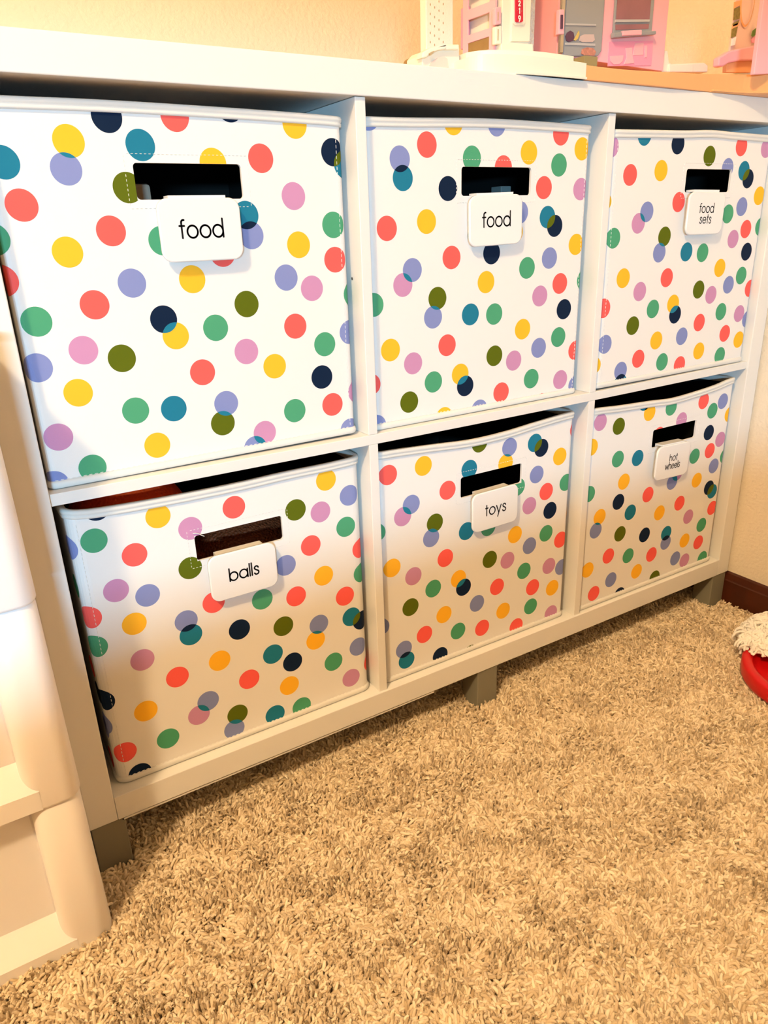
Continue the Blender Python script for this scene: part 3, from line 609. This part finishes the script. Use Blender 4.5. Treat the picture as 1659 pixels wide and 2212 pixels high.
# ---------------------------------------------------------------- toy house on the shelf top
ZS = ZT+T+.0001
HP={
 'side_wall':(0.1,[(0.4862,0.86),(0.5238,0.86),(0.5238,0.7492),(0.4862,0.7437)]),
 'holes':(0.1,[(0.4922,0.7884),(0.492,0.7796),(0.4919,0.7704),(0.4918,0.7615),(0.4917,0.7526),(0.4979,0.7863),(0.4978,0.7771),(0.4977,0.7683),(0.4976,0.7594),(0.4975,0.7504),(0.5039,0.7926),(0.5039,0.7838),(0.5038,0.7746),(0.5037,0.7657),(0.5037,0.7567),(0.5099,0.7906),(0.5098,0.7818),(0.5098,0.7725),(0.5098,0.7635),(0.5097,0.7541)]),
 'arch_white':(0.05,[(0.4458,0.7158),(0.446,0.7276),(0.452,0.7327),(0.4658,0.7376),(0.4762,0.7396),(0.4947,0.7411),(0.4955,0.7168)]),
 'arch_fill':(0.048,[(0.4528,0.7159),(0.457,0.7217),(0.4649,0.7261),(0.4734,0.728),(0.4777,0.7261),(0.479,0.7163)]),
 'rail':(0.045,[(0.4425,0.724),(0.4438,0.7295),(0.4521,0.7335),(0.4629,0.7364),(0.4737,0.7381),(0.4737,0.7343),(0.464,0.7327),(0.4544,0.7294),(0.4484,0.7248)]),
 'cap':(0.045,[(0.4737,0.7381),(0.4903,0.7394),(0.4903,0.7351),(0.4737,0.7338)]),
 'foot_brown':(0.09,[(0.464,0.7242),(0.4654,0.7314),(0.4686,0.7361),(0.4736,0.7387),(0.4786,0.7368),(0.4784,0.7251)]),
 'slot_brown':(0.043,[(0.4506,0.7284),(0.456,0.7309),(0.4572,0.7301),(0.4518,0.7272)]),
 'pillar':(0.045,[(0.5495,0.86),(0.5888,0.86),(0.5888,0.7398),(0.5495,0.7356)]),
 'pillar_edge':(0.06,[(0.6015,0.86),(0.6115,0.86),(0.6115,0.7424),(0.6015,0.7417)]),
 'pillar_panel':(0.043,[(0.5614,0.86),(0.5893,0.86),(0.5893,0.7499),(0.5614,0.7476)]),
 'pillar_foot':(0.041,[(0.5458,0.7443),(0.559,0.7466),(0.5924,0.7475),(0.593,0.738),(0.5461,0.7346)]),
 'plaque_rim':(0.0415,[(0.5608,0.8116),(0.5778,0.8136),(0.5802,0.7666),(0.5776,0.7646),(0.5655,0.7635),(0.5627,0.765)]),
 'plaque':(0.04,[(0.5628,0.8114),(0.5732,0.8127),(0.5754,0.768),(0.5734,0.7665),(0.5667,0.7659),(0.5647,0.767)]),
 'd2':(0.039,[(0.565,0.7858),(0.5718,0.7813)]),
 'd1':(0.039,[(0.5666,0.7791),(0.5708,0.7743)]),
 'd9':(0.039,[(0.5656,0.7721),(0.5725,0.7667)]),
 'hingeW':(0.042,[(0.5377,0.7598),(0.5467,0.7615),(0.5473,0.7441),(0.5381,0.743)]),
 'hingeP':(0.042,[(0.5371,0.7773),(0.5455,0.779),(0.546,0.7627),(0.5376,0.7611)]),
 'unit':(0.05,[(0.6379,0.86),(0.8251,0.86),(0.8251,0.737),(0.6379,0.7411)]),
 'fridge':(0.047,[(0.6446,0.86),(0.7082,0.86),(0.7082,0.7505),(0.7025,0.7443),(0.6446,0.7401)]),
 'fr_sh1':(0.046,[(0.6455,0.7733),(0.6949,0.7768),(0.6951,0.775),(0.6456,0.7715)]),
 'fr_sh2':(0.046,[(0.6463,0.7541),(0.6954,0.757),(0.6956,0.7546),(0.6464,0.7518)]),
 'grape':(0.046,[(0.6483,0.7561),(0.6465,0.7606),(0.6491,0.7645),(0.6534,0.7667),(0.6587,0.7653),(0.6606,0.7608),(0.6587,0.7569),(0.6529,0.7551)]),
 'banana':(0.0455,[(0.6596,0.7578),(0.6637,0.7628),(0.667,0.7678),(0.6681,0.7641),(0.6655,0.7592),(0.6619,0.7571)]),
 'cake':(0.046,[(0.6692,0.7578),(0.6702,0.7625),(0.6761,0.7649),(0.6921,0.7662),(0.6942,0.7607),(0.6906,0.7581),(0.6738,0.7567)]),
 'salad':(0.046,[(0.6734,0.7449),(0.6745,0.7497),(0.6819,0.7522),(0.6928,0.752),(0.6978,0.7486),(0.6951,0.7445),(0.6781,0.7438)]),
 'fr_pin':(0.043,[(0.6347,0.86),(0.6413,0.86),(0.6413,0.7424),(0.6347,0.7419)]),
 'fr_hinge':(0.041,[(0.6303,0.7844),(0.6381,0.7852),(0.6393,0.7608),(0.6307,0.7601)]),
 'fr_slot':(0.04,[(0.6319,0.779),(0.6347,0.7792),(0.6354,0.7658),(0.6325,0.7655)]),
 'oven':(0.047,[(0.7262,0.86),(0.7942,0.86),(0.7942,0.776),(0.7262,0.7674)]),
 'oven_dark':(0.0465,[(0.7285,0.86),(0.7874,0.86),(0.7874,0.7891),(0.7285,0.7847)]),
 'oven_bar':(0.045,[(0.7268,0.7842),(0.7863,0.7897),(0.7859,0.7872),(0.7264,0.7813)]),
 'oven_low':(0.0465,[(0.7283,0.7794),(0.7871,0.7852),(0.787,0.7802),(0.729,0.7738)]),
 'ohinge':(0.042,[(0.722,0.7699),(0.7964,0.7781),(0.797,0.7742),(0.7226,0.7646)]),
 'oclip':(0.04,[(0.7347,0.7724),(0.7679,0.7763),(0.7687,0.771),(0.7354,0.7672)]),
 'relief':(0.049,[(0.7227,0.7617),(0.8003,0.7689),(0.8009,0.742),(0.7232,0.7358)]),
 'cup':(0.048,[(0.7241,0.7465),(0.7483,0.7492),(0.7475,0.7427),(0.7414,0.7388),(0.7316,0.7377),(0.7256,0.7407)]),
 'mixer':(0.048,[(0.7506,0.7573),(0.7621,0.7587),(0.7643,0.7489),(0.7686,0.7417),(0.7496,0.7394),(0.7536,0.7471)]),
 'board':(0.0485,[(0.7671,0.7636),(0.783,0.7654),(0.784,0.7519),(0.7647,0.75)]),
 'peeler':(0.048,[(0.7845,0.7624),(0.7896,0.7628),(0.7907,0.7498),(0.7865,0.749)]),
 'bench':(0.055,[(0.8265,0.7614),(0.8372,0.7622),(0.8421,0.7495),(0.8479,0.7478),(0.9132,0.7538),(0.9217,0.7511),(0.9223,0.743),(0.8286,0.737)]),
 'bench2':(0.052,[(0.8388,0.7466),(0.8846,0.7508),(0.8881,0.7478),(0.8885,0.7403),(0.8403,0.7373)]),
 'picture':(0.05,[(0.958,0.86),(1.0478,0.86),(1.0478,0.7708),(0.958,0.7643)]),
 'mir':(0.048,[(0.9799,0.8325),(0.9641,0.8309),(0.9881,0.799)]),
 'p1':(0.048,[(0.9539,0.8183),(0.9663,0.8216),(0.9674,0.8079),(0.955,0.8047)]),
 'p2':(0.048,[(0.9548,0.8015),(0.9669,0.8058),(0.9642,0.8002),(0.9546,0.7977)]),
 'p3':(0.048,[(0.9542,0.795),(0.9655,0.7987),(0.9641,0.7873),(0.9546,0.7843)]),
 'o1':(0.048,[(0.9523,0.8255),(0.9675,0.8291),(0.9677,0.8239),(0.953,0.8182)]),
 'o2':(0.048,[(0.9543,0.7993),(0.9674,0.8037),(0.9664,0.7993),(0.9542,0.795)]),
 'leaf':(0.046,[(0.9956,0.79),(0.9973,0.7962),(1.0056,0.8007),(1.0086,0.7971),(1.0056,0.7925),(1.0,0.7893)]),
 'pot':(0.046,[(0.9966,0.7863),(1.006,0.7909),(1.0058,0.7876),(1.005,0.782),(0.9987,0.782)]),
 'cab_w':(0.047,[(0.9545,0.783),(0.9638,0.7865),(0.963,0.7767),(0.9553,0.775)]),
 'counter':(0.03,[(0.9106,0.745),(0.9094,0.755),(0.9291,0.7639),(0.9519,0.7688),(0.9913,0.7762),(0.996,0.7579),(0.9553,0.7545),(0.9312,0.7502),(0.9194,0.7451)]),
 'support':(0.036,[(0.9343,0.7525),(0.9637,0.7567),(0.9902,0.7591),(0.9917,0.7442),(0.9359,0.7407)]),
 'column':(-0.022,[(0.9124,0.86),(0.9725,0.86),(0.9725,0.7323),(0.9124,0.727)]),
}

M['ivory'] = mat('ivory_plastic', (0.86, 0.80, 0.66, 1), 0.35, 0.5)
M['ivory2'] = mat('textured_ivory_plastic', (0.86, 0.80, 0.66, 1), 0.45, 0.4, bump=('noise', 400, 0.5, 0.0012))
M['brick'] = mat('rough_ivory_plastic', (0.84, 0.78, 0.66, 1), 0.45, 0.4, bump=('noise', 220, 1.0, 0.004))
M['pink'] = mat('pale_pink_plastic', (0.88, 0.44, 0.50, 1), 0.35, 0.5)
M['pink2'] = mat('bright_pink_plastic', (0.88, 0.32, 0.46, 1), 0.35, 0.5)
M['salmon'] = mat('salmon_plastic', (0.84, 0.35, 0.34, 1), 0.4, 0.4)
M['blush'] = mat('blush_plastic', (0.86, 0.62, 0.55, 1), 0.5, 0.4)
M['peach'] = mat('orange_plastic', (0.86, 0.42, 0.17, 1), 0.4, 0.4)
M['redplate'] = mat('red_plate', (0.62, 0.012, 0.045, 1), 0.35, 0.5)
M['whiteink'] = mat('white_print', (0.90, 0.86, 0.78, 1), 0.5, 0.3)
M['cardb'] = mat('tan_brown_card', (0.30, 0.18, 0.06, 1), 0.7, 0.3, var=(90, 0.25))
M['tan'] = mat('tan_recess', (0.50, 0.36, 0.20, 1), 0.6, 0.3)
M['greyblue'] = mat('grey_blue_clear_plastic', (0.30, 0.315, 0.325, 1), 0.25, 0.5)
M['greylite'] = mat('light_grey_plastic', (0.46, 0.46, 0.46, 1), 0.3, 0.5)
M['mauve'] = mat('smoky_mauve_window', (0.30, 0.13, 0.155, 1), 0.2, 0.5, var=(25, 0.3))
M['plum'] = mat('plum_print', (0.11, 0.05, 0.09, 1), 0.5, 0.3)
M['yel'] = mat('yellow_print', (0.62, 0.45, 0.13, 1), 0.5, 0.3)
M['cakew'] = mat('cake_print', (0.55, 0.44, 0.42, 1), 0.5, 0.3)
M['salad'] = mat('mixed_print', (0.50, 0.22, 0.16, 1), 0.5, 0.3, var=(300, 0.6))
M['olivep'] = mat('olive_print', (0.26, 0.20, 0.05, 1), 0.6, 0.3, var=(250, 0.7))
M['leafg'] = mat('leaf_print', (0.12, 0.20, 0.035, 1), 0.5, 0.3)
M['silver'] = mat('silver_rod', (0.55, 0.55, 0.56, 1), 0.2, 0.5, 0.9)
M['olivebox'] = mat('olive_card', (0.30, 0.25, 0.11, 1), 0.7, 0.3)
house = thing('toy_house', 'pink, ivory and orange plastic toy house standing on the shelf top', 'dollhouse', (.76, .08, ZS))
def hpart(name, key, m, th=.006, parent=None, bevel=0, keys=(), zmin=None):
    mb = MB()
    for k in (key,)+tuple(keys):
        y, poly = HP[k]
        poly = [(x, max(z, zmin if zmin else ZS)) for x, z in poly]
        mb.prism(poly, y, y+th)
    o = mb.build(name, m, bevel=bevel)
    return child(o, house) if parent is None else subchild(o, parent)
def subchild(o, parent):
    o.parent = parent
    return o
def curved(path, tops, z0, back, name, m, bevel=.001, lip=0):
    mb = MB(); n = len(path)
    ft = [(x, y, zt) for (x, y), zt in zip(path, tops)]; fb = [(x, y, z0) for x, y in path]
    bt = [(x, back, zt) for (x, y), zt in zip(path, tops)]; bb = [(x, back, z0) for x, y in path]
    mb.grid([fb, ft, bt, bb], close_rows=True, smooth=False)
    mb.face([fb[0], ft[0], bt[0], bb[0]]); mb.face([fb[-1], ft[-1], bt[-1], bb[-1]])
    return child(mb.build(name, m, weld=True, bevel=bevel), house)
def bez(pts, n=24):
    out = []
    P = [pts[0]]+list(pts)+[pts[-1]]
    for i in range(1, len(P)-2):
        for k in range(n//(len(P)-3)):
            u = k/(n//(len(P)-3)); a, b, c, d = P[i-1], P[i], P[i+1], P[i+2]
            out.append(tuple(.5*((2*b[q])+(-a[q]+c[q])*u+(2*a[q]-5*b[q]+4*c[q]-d[q])*u*u+(-a[q]+3*b[q]-3*c[q]+d[q])*u**3) for q in range(len(a))))
    out.append(tuple(pts[-1])); return out
# orange floor of the house, its front edge curving out over the shelf
bp = bez([(.632, -.0025, .7222), (.694, -.004, .7216), (.766, -.0045, .7235), (.83, -.002, .7262), (.87, .000, .7288), (.918, -.004, .7305), (.955, -.017, .7310), (1.0, -.030, .7310), (1.05, -.040, .7310)], 40)
curved([(a, b) for a, b, c in bp], [c for a, b, c in bp], ZS, .20, 'orange_base', M['peach'])
bl = bez([(.86, -.0035), (.918, -.009), (.955, -.022), (1.0, -.035), (1.05, -.045)], 16)
curved(bl, [ZS+.0030]*len(bl), ZS+.0008, .15, 'base_lip', M['peach'], bevel=.0005)
# ivory patio in two steps
pl = bez([(.487, .050), (.490, .022), (.505, .010), (.540, .0005), (.585, -.0035), (.632, -.004)], 30)
curved(pl, [.7235+.0022*math.sin(PI*i/(len(pl)-1)) for i in range(len(pl))], ZS, .16, 'patio', M['ivory'])
pl2 = bez([(.500, .045), (.508, .030), (.53, .018), (.565, .010), (.60, .010), (.628, .012)], 30)
curved(pl2, [.7330]*len(pl2), ZS+.001, .16, 'patio_step', M['ivory'])
pl3 = [(x, y-.0022) for x, y in pl if x > .53]
curved(pl3, [ZS+.0022]*len(pl3), ZS, .05, 'patio_lip', M['ivory'], bevel=.0003)
sw = hpart('side_wall', 'side_wall', M['ivory2'], .012, bevel=.001)
mb = MB()
for x, z in HP['holes'][1]: mb.prism([(x+.0007*math.cos(a), z+.0013*math.sin(a)) for a in np.linspace(0, 2*PI, 8, False)], HP['holes'][0]-.0002, HP['holes'][0]+.001)
subchild(mb.build('wall_holes', M['tan']), sw)
rl = hpart('arched_porch', 'arch_white', M['ivory'], .03, bevel=.001)
subchild(hpart('arch_fill', 'arch_fill', M['blush'], .004, parent=rl), rl)
hpart('handrail', 'rail', M['ivory'], .012, bevel=.0012, keys=('cap',))
hpart('brown_foot', 'foot_brown', M['cardb'], .03, bevel=.002)
hpart('rail_slot', 'slot_brown', M['tan'], .003)
pi_ = hpart('pillar', 'pillar', M['ivory'], .06, bevel=.001, keys=('pillar_foot', 'pillar_panel'))
hpart('stone_edge', 'pillar_edge', M['brick'], .05, bevel=.002)
npl = hpart('number_plate', 'plaque', M['redplate'], .002)
hpart('plate_frame', 'plaque_rim', M['ivory'], .002, bevel=.0005)
mb = MB()
for ch, k in (('2', 'd2'), ('1', 'd1'), ('9', 'd9')):
    y, ((x0, z0), (x1, z1)) = HP[k]; hh = (z0-z1)/1.5; cx = (x0+x1)/2
    for q in strokes(ch, hh): ribbon(mb, [(cx+a, z1+c) for a, c in q], .0013, lambda a, c, y=y: (a, y-len(mb.v)*2e-7, c))
x0, z0 = HP['d1'][1][0]; x1, z1 = HP['d1'][1][1]; zm = (z0+z1)/2
for x in (x0-.0010, x1+.0012): ribbon(mb, [(x, zm), (x+.0001, zm)], .0008, lambda a, c: (a, HP['d1'][0], c))
subchild(mb.build('digits', M['whiteink'], recalc=False), npl)
# swung-open pink door with three panes
dA = Vector((.5427, .104, 0)); dB = Vector((.5456, .0495, 0)); dd = (dB-dA).normalized(); dn = Vector((-dd.y, dd.x, 0))*-.0022
def dp(s, z, k=0): v = dA+dd*s+dn*k; return (v.x, v.y, z)
mb = MB(); LW = (dB-dA).length
cols = [0, .0085, .0445, LW]; rws = [.7350, .7421, .7542, .7624, .7770, .7872, .8010, .86]
for i in range(3):
    for j in range(7):
        if i == 1 and j in (1, 3, 5): continue
        for k, fl in ((0, 1), (1, 0)):
            mb.face([dp(cols[i], rws[j], k), dp(cols[i+1], rws[j], k), dp(cols[i+1], rws[j+1], k), dp(cols[i], rws[j+1], k)])
for j in (1, 3, 5):
    c4 = [(cols[1], rws[j]), (cols[2], rws[j]), (cols[2], rws[j+1]), (cols[1], rws[j+1])]
    for q in range(4):
        a, c = c4[q], c4[(q+1) % 4]; mb.face([dp(a[0], a[1], 0), dp(c[0], c[1], 0), dp(c[0], c[1], 1), dp(a[0], a[1], 1)])
c4 = [(0, rws[0]), (LW, rws[0]), (LW, rws[-1]), (0, rws[-1])]
for q in range(4):
    a, c = c4[q], c4[(q+1) % 4]; mb.face([dp(a[0], a[1], 0), dp(c[0], c[1], 0), dp(c[0], c[1], 1), dp(a[0], a[1], 1)])
door = child(mb.build('door', M['pink'], weld=True, bevel=.0006), house)
mb = MB()
def dbox(s0, s1, z0, z1, k0, k1):
    P = [dp(s0, z0, k0), dp(s1, z0, k0), dp(s1, z1, k0), dp(s0, z1, k0), dp(s0, z0, k1), dp(s1, z0, k1), dp(s1, z1, k1), dp(s0, z1, k1)]
    n = len(mb.v); mb.v += P
    for q in ((0, 1, 2, 3), (7, 6, 5, 4), (0, 4, 5, 1), (1, 5, 6, 2), (2, 6, 7, 3), (3, 7, 4, 0)): mb.f.append(tuple(n+k for k in q)); mb.m.append(0); mb.sm.append(False)
dbox(.0090, .0440, .7423, .7540, .7, .3)
subchild(mb.build('brown_pane', M['cardb']), door)
mb = MB(); dbox(-.009, .004, .7515, .7925, -.8, -2.6)
subchild(mb.build('door_handle', M['pink2'], bevel=.0012), door)
hpart('pink_hinge', 'hingeP', M['pink'], .006, bevel=.0012); hpart('ivory_hinge', 'hingeW', M['ivory'], .006, bevel=.0012)
mb = MB(); mb.box(.5405, .5413, .0412, .0422, .7655, .7735); mb.box(.5410, .5418, .0412, .0422, .7470, .7575)
child(mb.build('hinge_slots', M['tan']), house)
# pink kitchen unit: fridge and oven side by side
un = hpart('kitchen_unit', 'unit', M['pink'], .060, bevel=.001)
x0u = min(x for x, z in HP['unit'][1])
mb = MB(); mb.box(x0u-.0006, x0u+.0015, .0508, .109, ZS+.006, .858); subchild(mb.build('unit_side', M['salmon']), un)
fd = hpart('fridge_door', 'fridge', M['greyblue'], .0035, bevel=.0015)
for nm, ks, mm in (('fridge_shelves', ('fr_sh1', 'fr_sh2'), 'greylite'), ('printed_grapes', ('grape',), 'plum'), ('printed_banana', ('banana',), 'yel'), ('printed_cake', ('cake',), 'cakew'), ('printed_salad', ('salad',), 'salad')):
    subchild(hpart(nm, ks[0], M[mm], .0012, parent=fd, keys=ks[1:]), fd)
hpart('fridge_pin', 'fr_pin', M['silver'], .003, bevel=.001)
hpart('fridge_hinge', 'fr_hinge', M['pink'], .006, bevel=.001, keys=())
mb = MB(); y, q = HP['fr_slot']; mb.prism(q, y-.0004, y+.001); child(mb.build('hinge_slot', M['plum']), house)
ov = hpart('oven_door', 'oven', M['greyblue'], .0030, bevel=.001)
subchild(hpart('oven_window', 'oven_dark', M['mauve'], .002, parent=ov, keys=('oven_low',)), ov)
subchild(hpart('oven_bar', 'oven_bar', M['greylite'], .002, parent=ov), ov)
hg = hpart('oven_hinge', 'ohinge', M['greyblue'], .006, bevel=.001)
subchild(hpart('hinge_clip', 'oclip', M['pink'], .004, parent=hg, bevel=.0008), hg)
rp = hpart('relief_panel', 'relief', M['pink2'], .0015)
for nm, k in (('moulded_cup', 'cup'), ('moulded_mixer', 'mixer'), ('moulded_board', 'board'), ('moulded_peeler', 'peeler')):
    subchild(hpart(nm, k, M['pink'], .0015, parent=rp, bevel=.0006), rp)
y, ohx = HP['orange_box'] if 'orange_box' in HP else (0, 0)
mb = MB(); mb.box(.655, .676, .022, .040, ZS+.010, .7375); child(mb.build('olive_box', M['olivebox'], bevel=.0005), house)
hpart('ivory_bench', 'bench', M['ivory'], .012, bevel=.0015, keys=('bench2',))
# bathroom side: printed backdrop, counter and pink column
pc = hpart('printed_backdrop', 'picture', M['blush'], .003)
(cxm, czm), (xl, _), (_, zb) = HP['mir'][1]
mb = MB(); y = HP['mir'][0]; rx = cxm-xl; rz = czm-zb
ring1 = [(cxm+rx*math.cos(a), y, czm+rz*math.sin(a)) for a in np.linspace(0, 2*PI, 40, False)]
ring2 = [(cxm+rx*.86*math.cos(a), y-.0006, czm+rz*.92*math.sin(a)) for a in np.linspace(0, 2*PI, 40, False)]
mb.grid([ring1, ring2], closed=True); subchild(mb.build('mirror_ring', M['peach']), pc)
for nm, ks, mm in (('printed_plants', ('p1', 'p2', 'p3'), 'olivep'), ('printed_shelves', ('o1', 'o2'), 'peach'), ('printed_leaf', ('leaf',), 'leafg'), ('printed_pot', ('pot',), 'pink2'), ('printed_cabinet', ('cab_w',), 'whiteink')):
    subchild(hpart(nm, ks[0], M[mm], .0012, parent=pc, keys=ks[1:]), pc)
hpart('pink_counter', 'counter', M['pink'], .010, bevel=.002)
hpart('counter_support', 'support', M['peach'], .006)
hpart('pink_column', 'column', M['pink'], .006, bevel=.001)

# ---------------------------------------------------------------- red tray with white yarn at the right edge
M['red'] = mat('red_plastic', (0.62, 0.004, 0.006, 1), 0.35, 0.5)
M['yarn'] = mat('white_yarn', (0.92, 0.88, 0.80, 1), 0.85, 0.2)
TC = (.936, -.239); TR = .1035
tray = thing('red_tray', 'round red plastic tray on the carpet at the right edge', 'tray', (TC[0], TC[1], -.0865))
prof = [(0, -.0880), (TR-.012, -.0880), (TR-.003, -.0860), (TR, -.0800), (TR, -.0640), (TR-.0015, -.0610), (TR-.0050, -.0595), (TR-.0120, -.0600), (TR-.0150, -.0625), (TR-.0170, -.0700), (TR-.024, -.0740), (0, -.0740)]
mb = MB(); mb.grid([[(TC[0]+r*math.cos(a), TC[1]+r*math.sin(a), z) for a in np.linspace(0, 2*PI, 96, False)] for r, z in prof], closed=True)
part(mb, 'tray_body', M['red'], tray, weld=True)
def yarn():
    rng = np.random.default_rng(3); n = 2300; K = 14
    th = rng.uniform(0, 2*PI, n); rr = np.sqrt(rng.uniform(0, 1, n))
    cx = .972+.072*rr*np.cos(th); cy_ = -.155+.046*rr*np.sin(th)
    cz = -.058+.030*np.sqrt(np.clip(1-rr*rr, 0, 1))*rng.uniform(.35, 1.0, n)
    P = np.stack([cx, cy_, cz], 1); pts = np.zeros((n, K, 3), np.float32)
    a = th+rng.normal(0, .8, n); ca_ = rng.normal(0, 1.8, n); el = rng.uniform(-.2, .7, n); L = rng.uniform(.014, .026, n)/(K-1)
    for k in range(K):
        pts[:, k] = P
        d = np.stack([np.cos(a)*np.cos(el), np.sin(a)*np.cos(el), np.sin(el)], 1)
        P = P+d*L[:, None]; a = a+ca_*.28+.35*math.sin(k*1.7); el = el-.16
        P[:, 2] = np.maximum(P[:, 2], np.where((P[:, 0]-TC[0])**2+(P[:, 1]-TC[1])**2 < (TR+.002)**2, -.057, -.080))
    cu = bpy.data.hair_curves.new('yarn'); cu.add_curves([K]*n)
    cu.attributes['position'].data.foreach_set('vector', pts.reshape(-1))
    at = cu.attributes.get('radius') or cu.attributes.new('radius', 'FLOAT', 'POINT')
    at.data.foreach_set('value', np.tile(np.array([.0017]*(K-1)+[.0010], np.float32), n))
    cu.materials.append(M['yarn'])
    o = bpy.data.objects.new('yarn_tuft', cu); COL.objects.link(o)
    tag(o, 'fluffy white yarn tuft lying on the red tray', 'yarn', kind='stuff')
yarn()
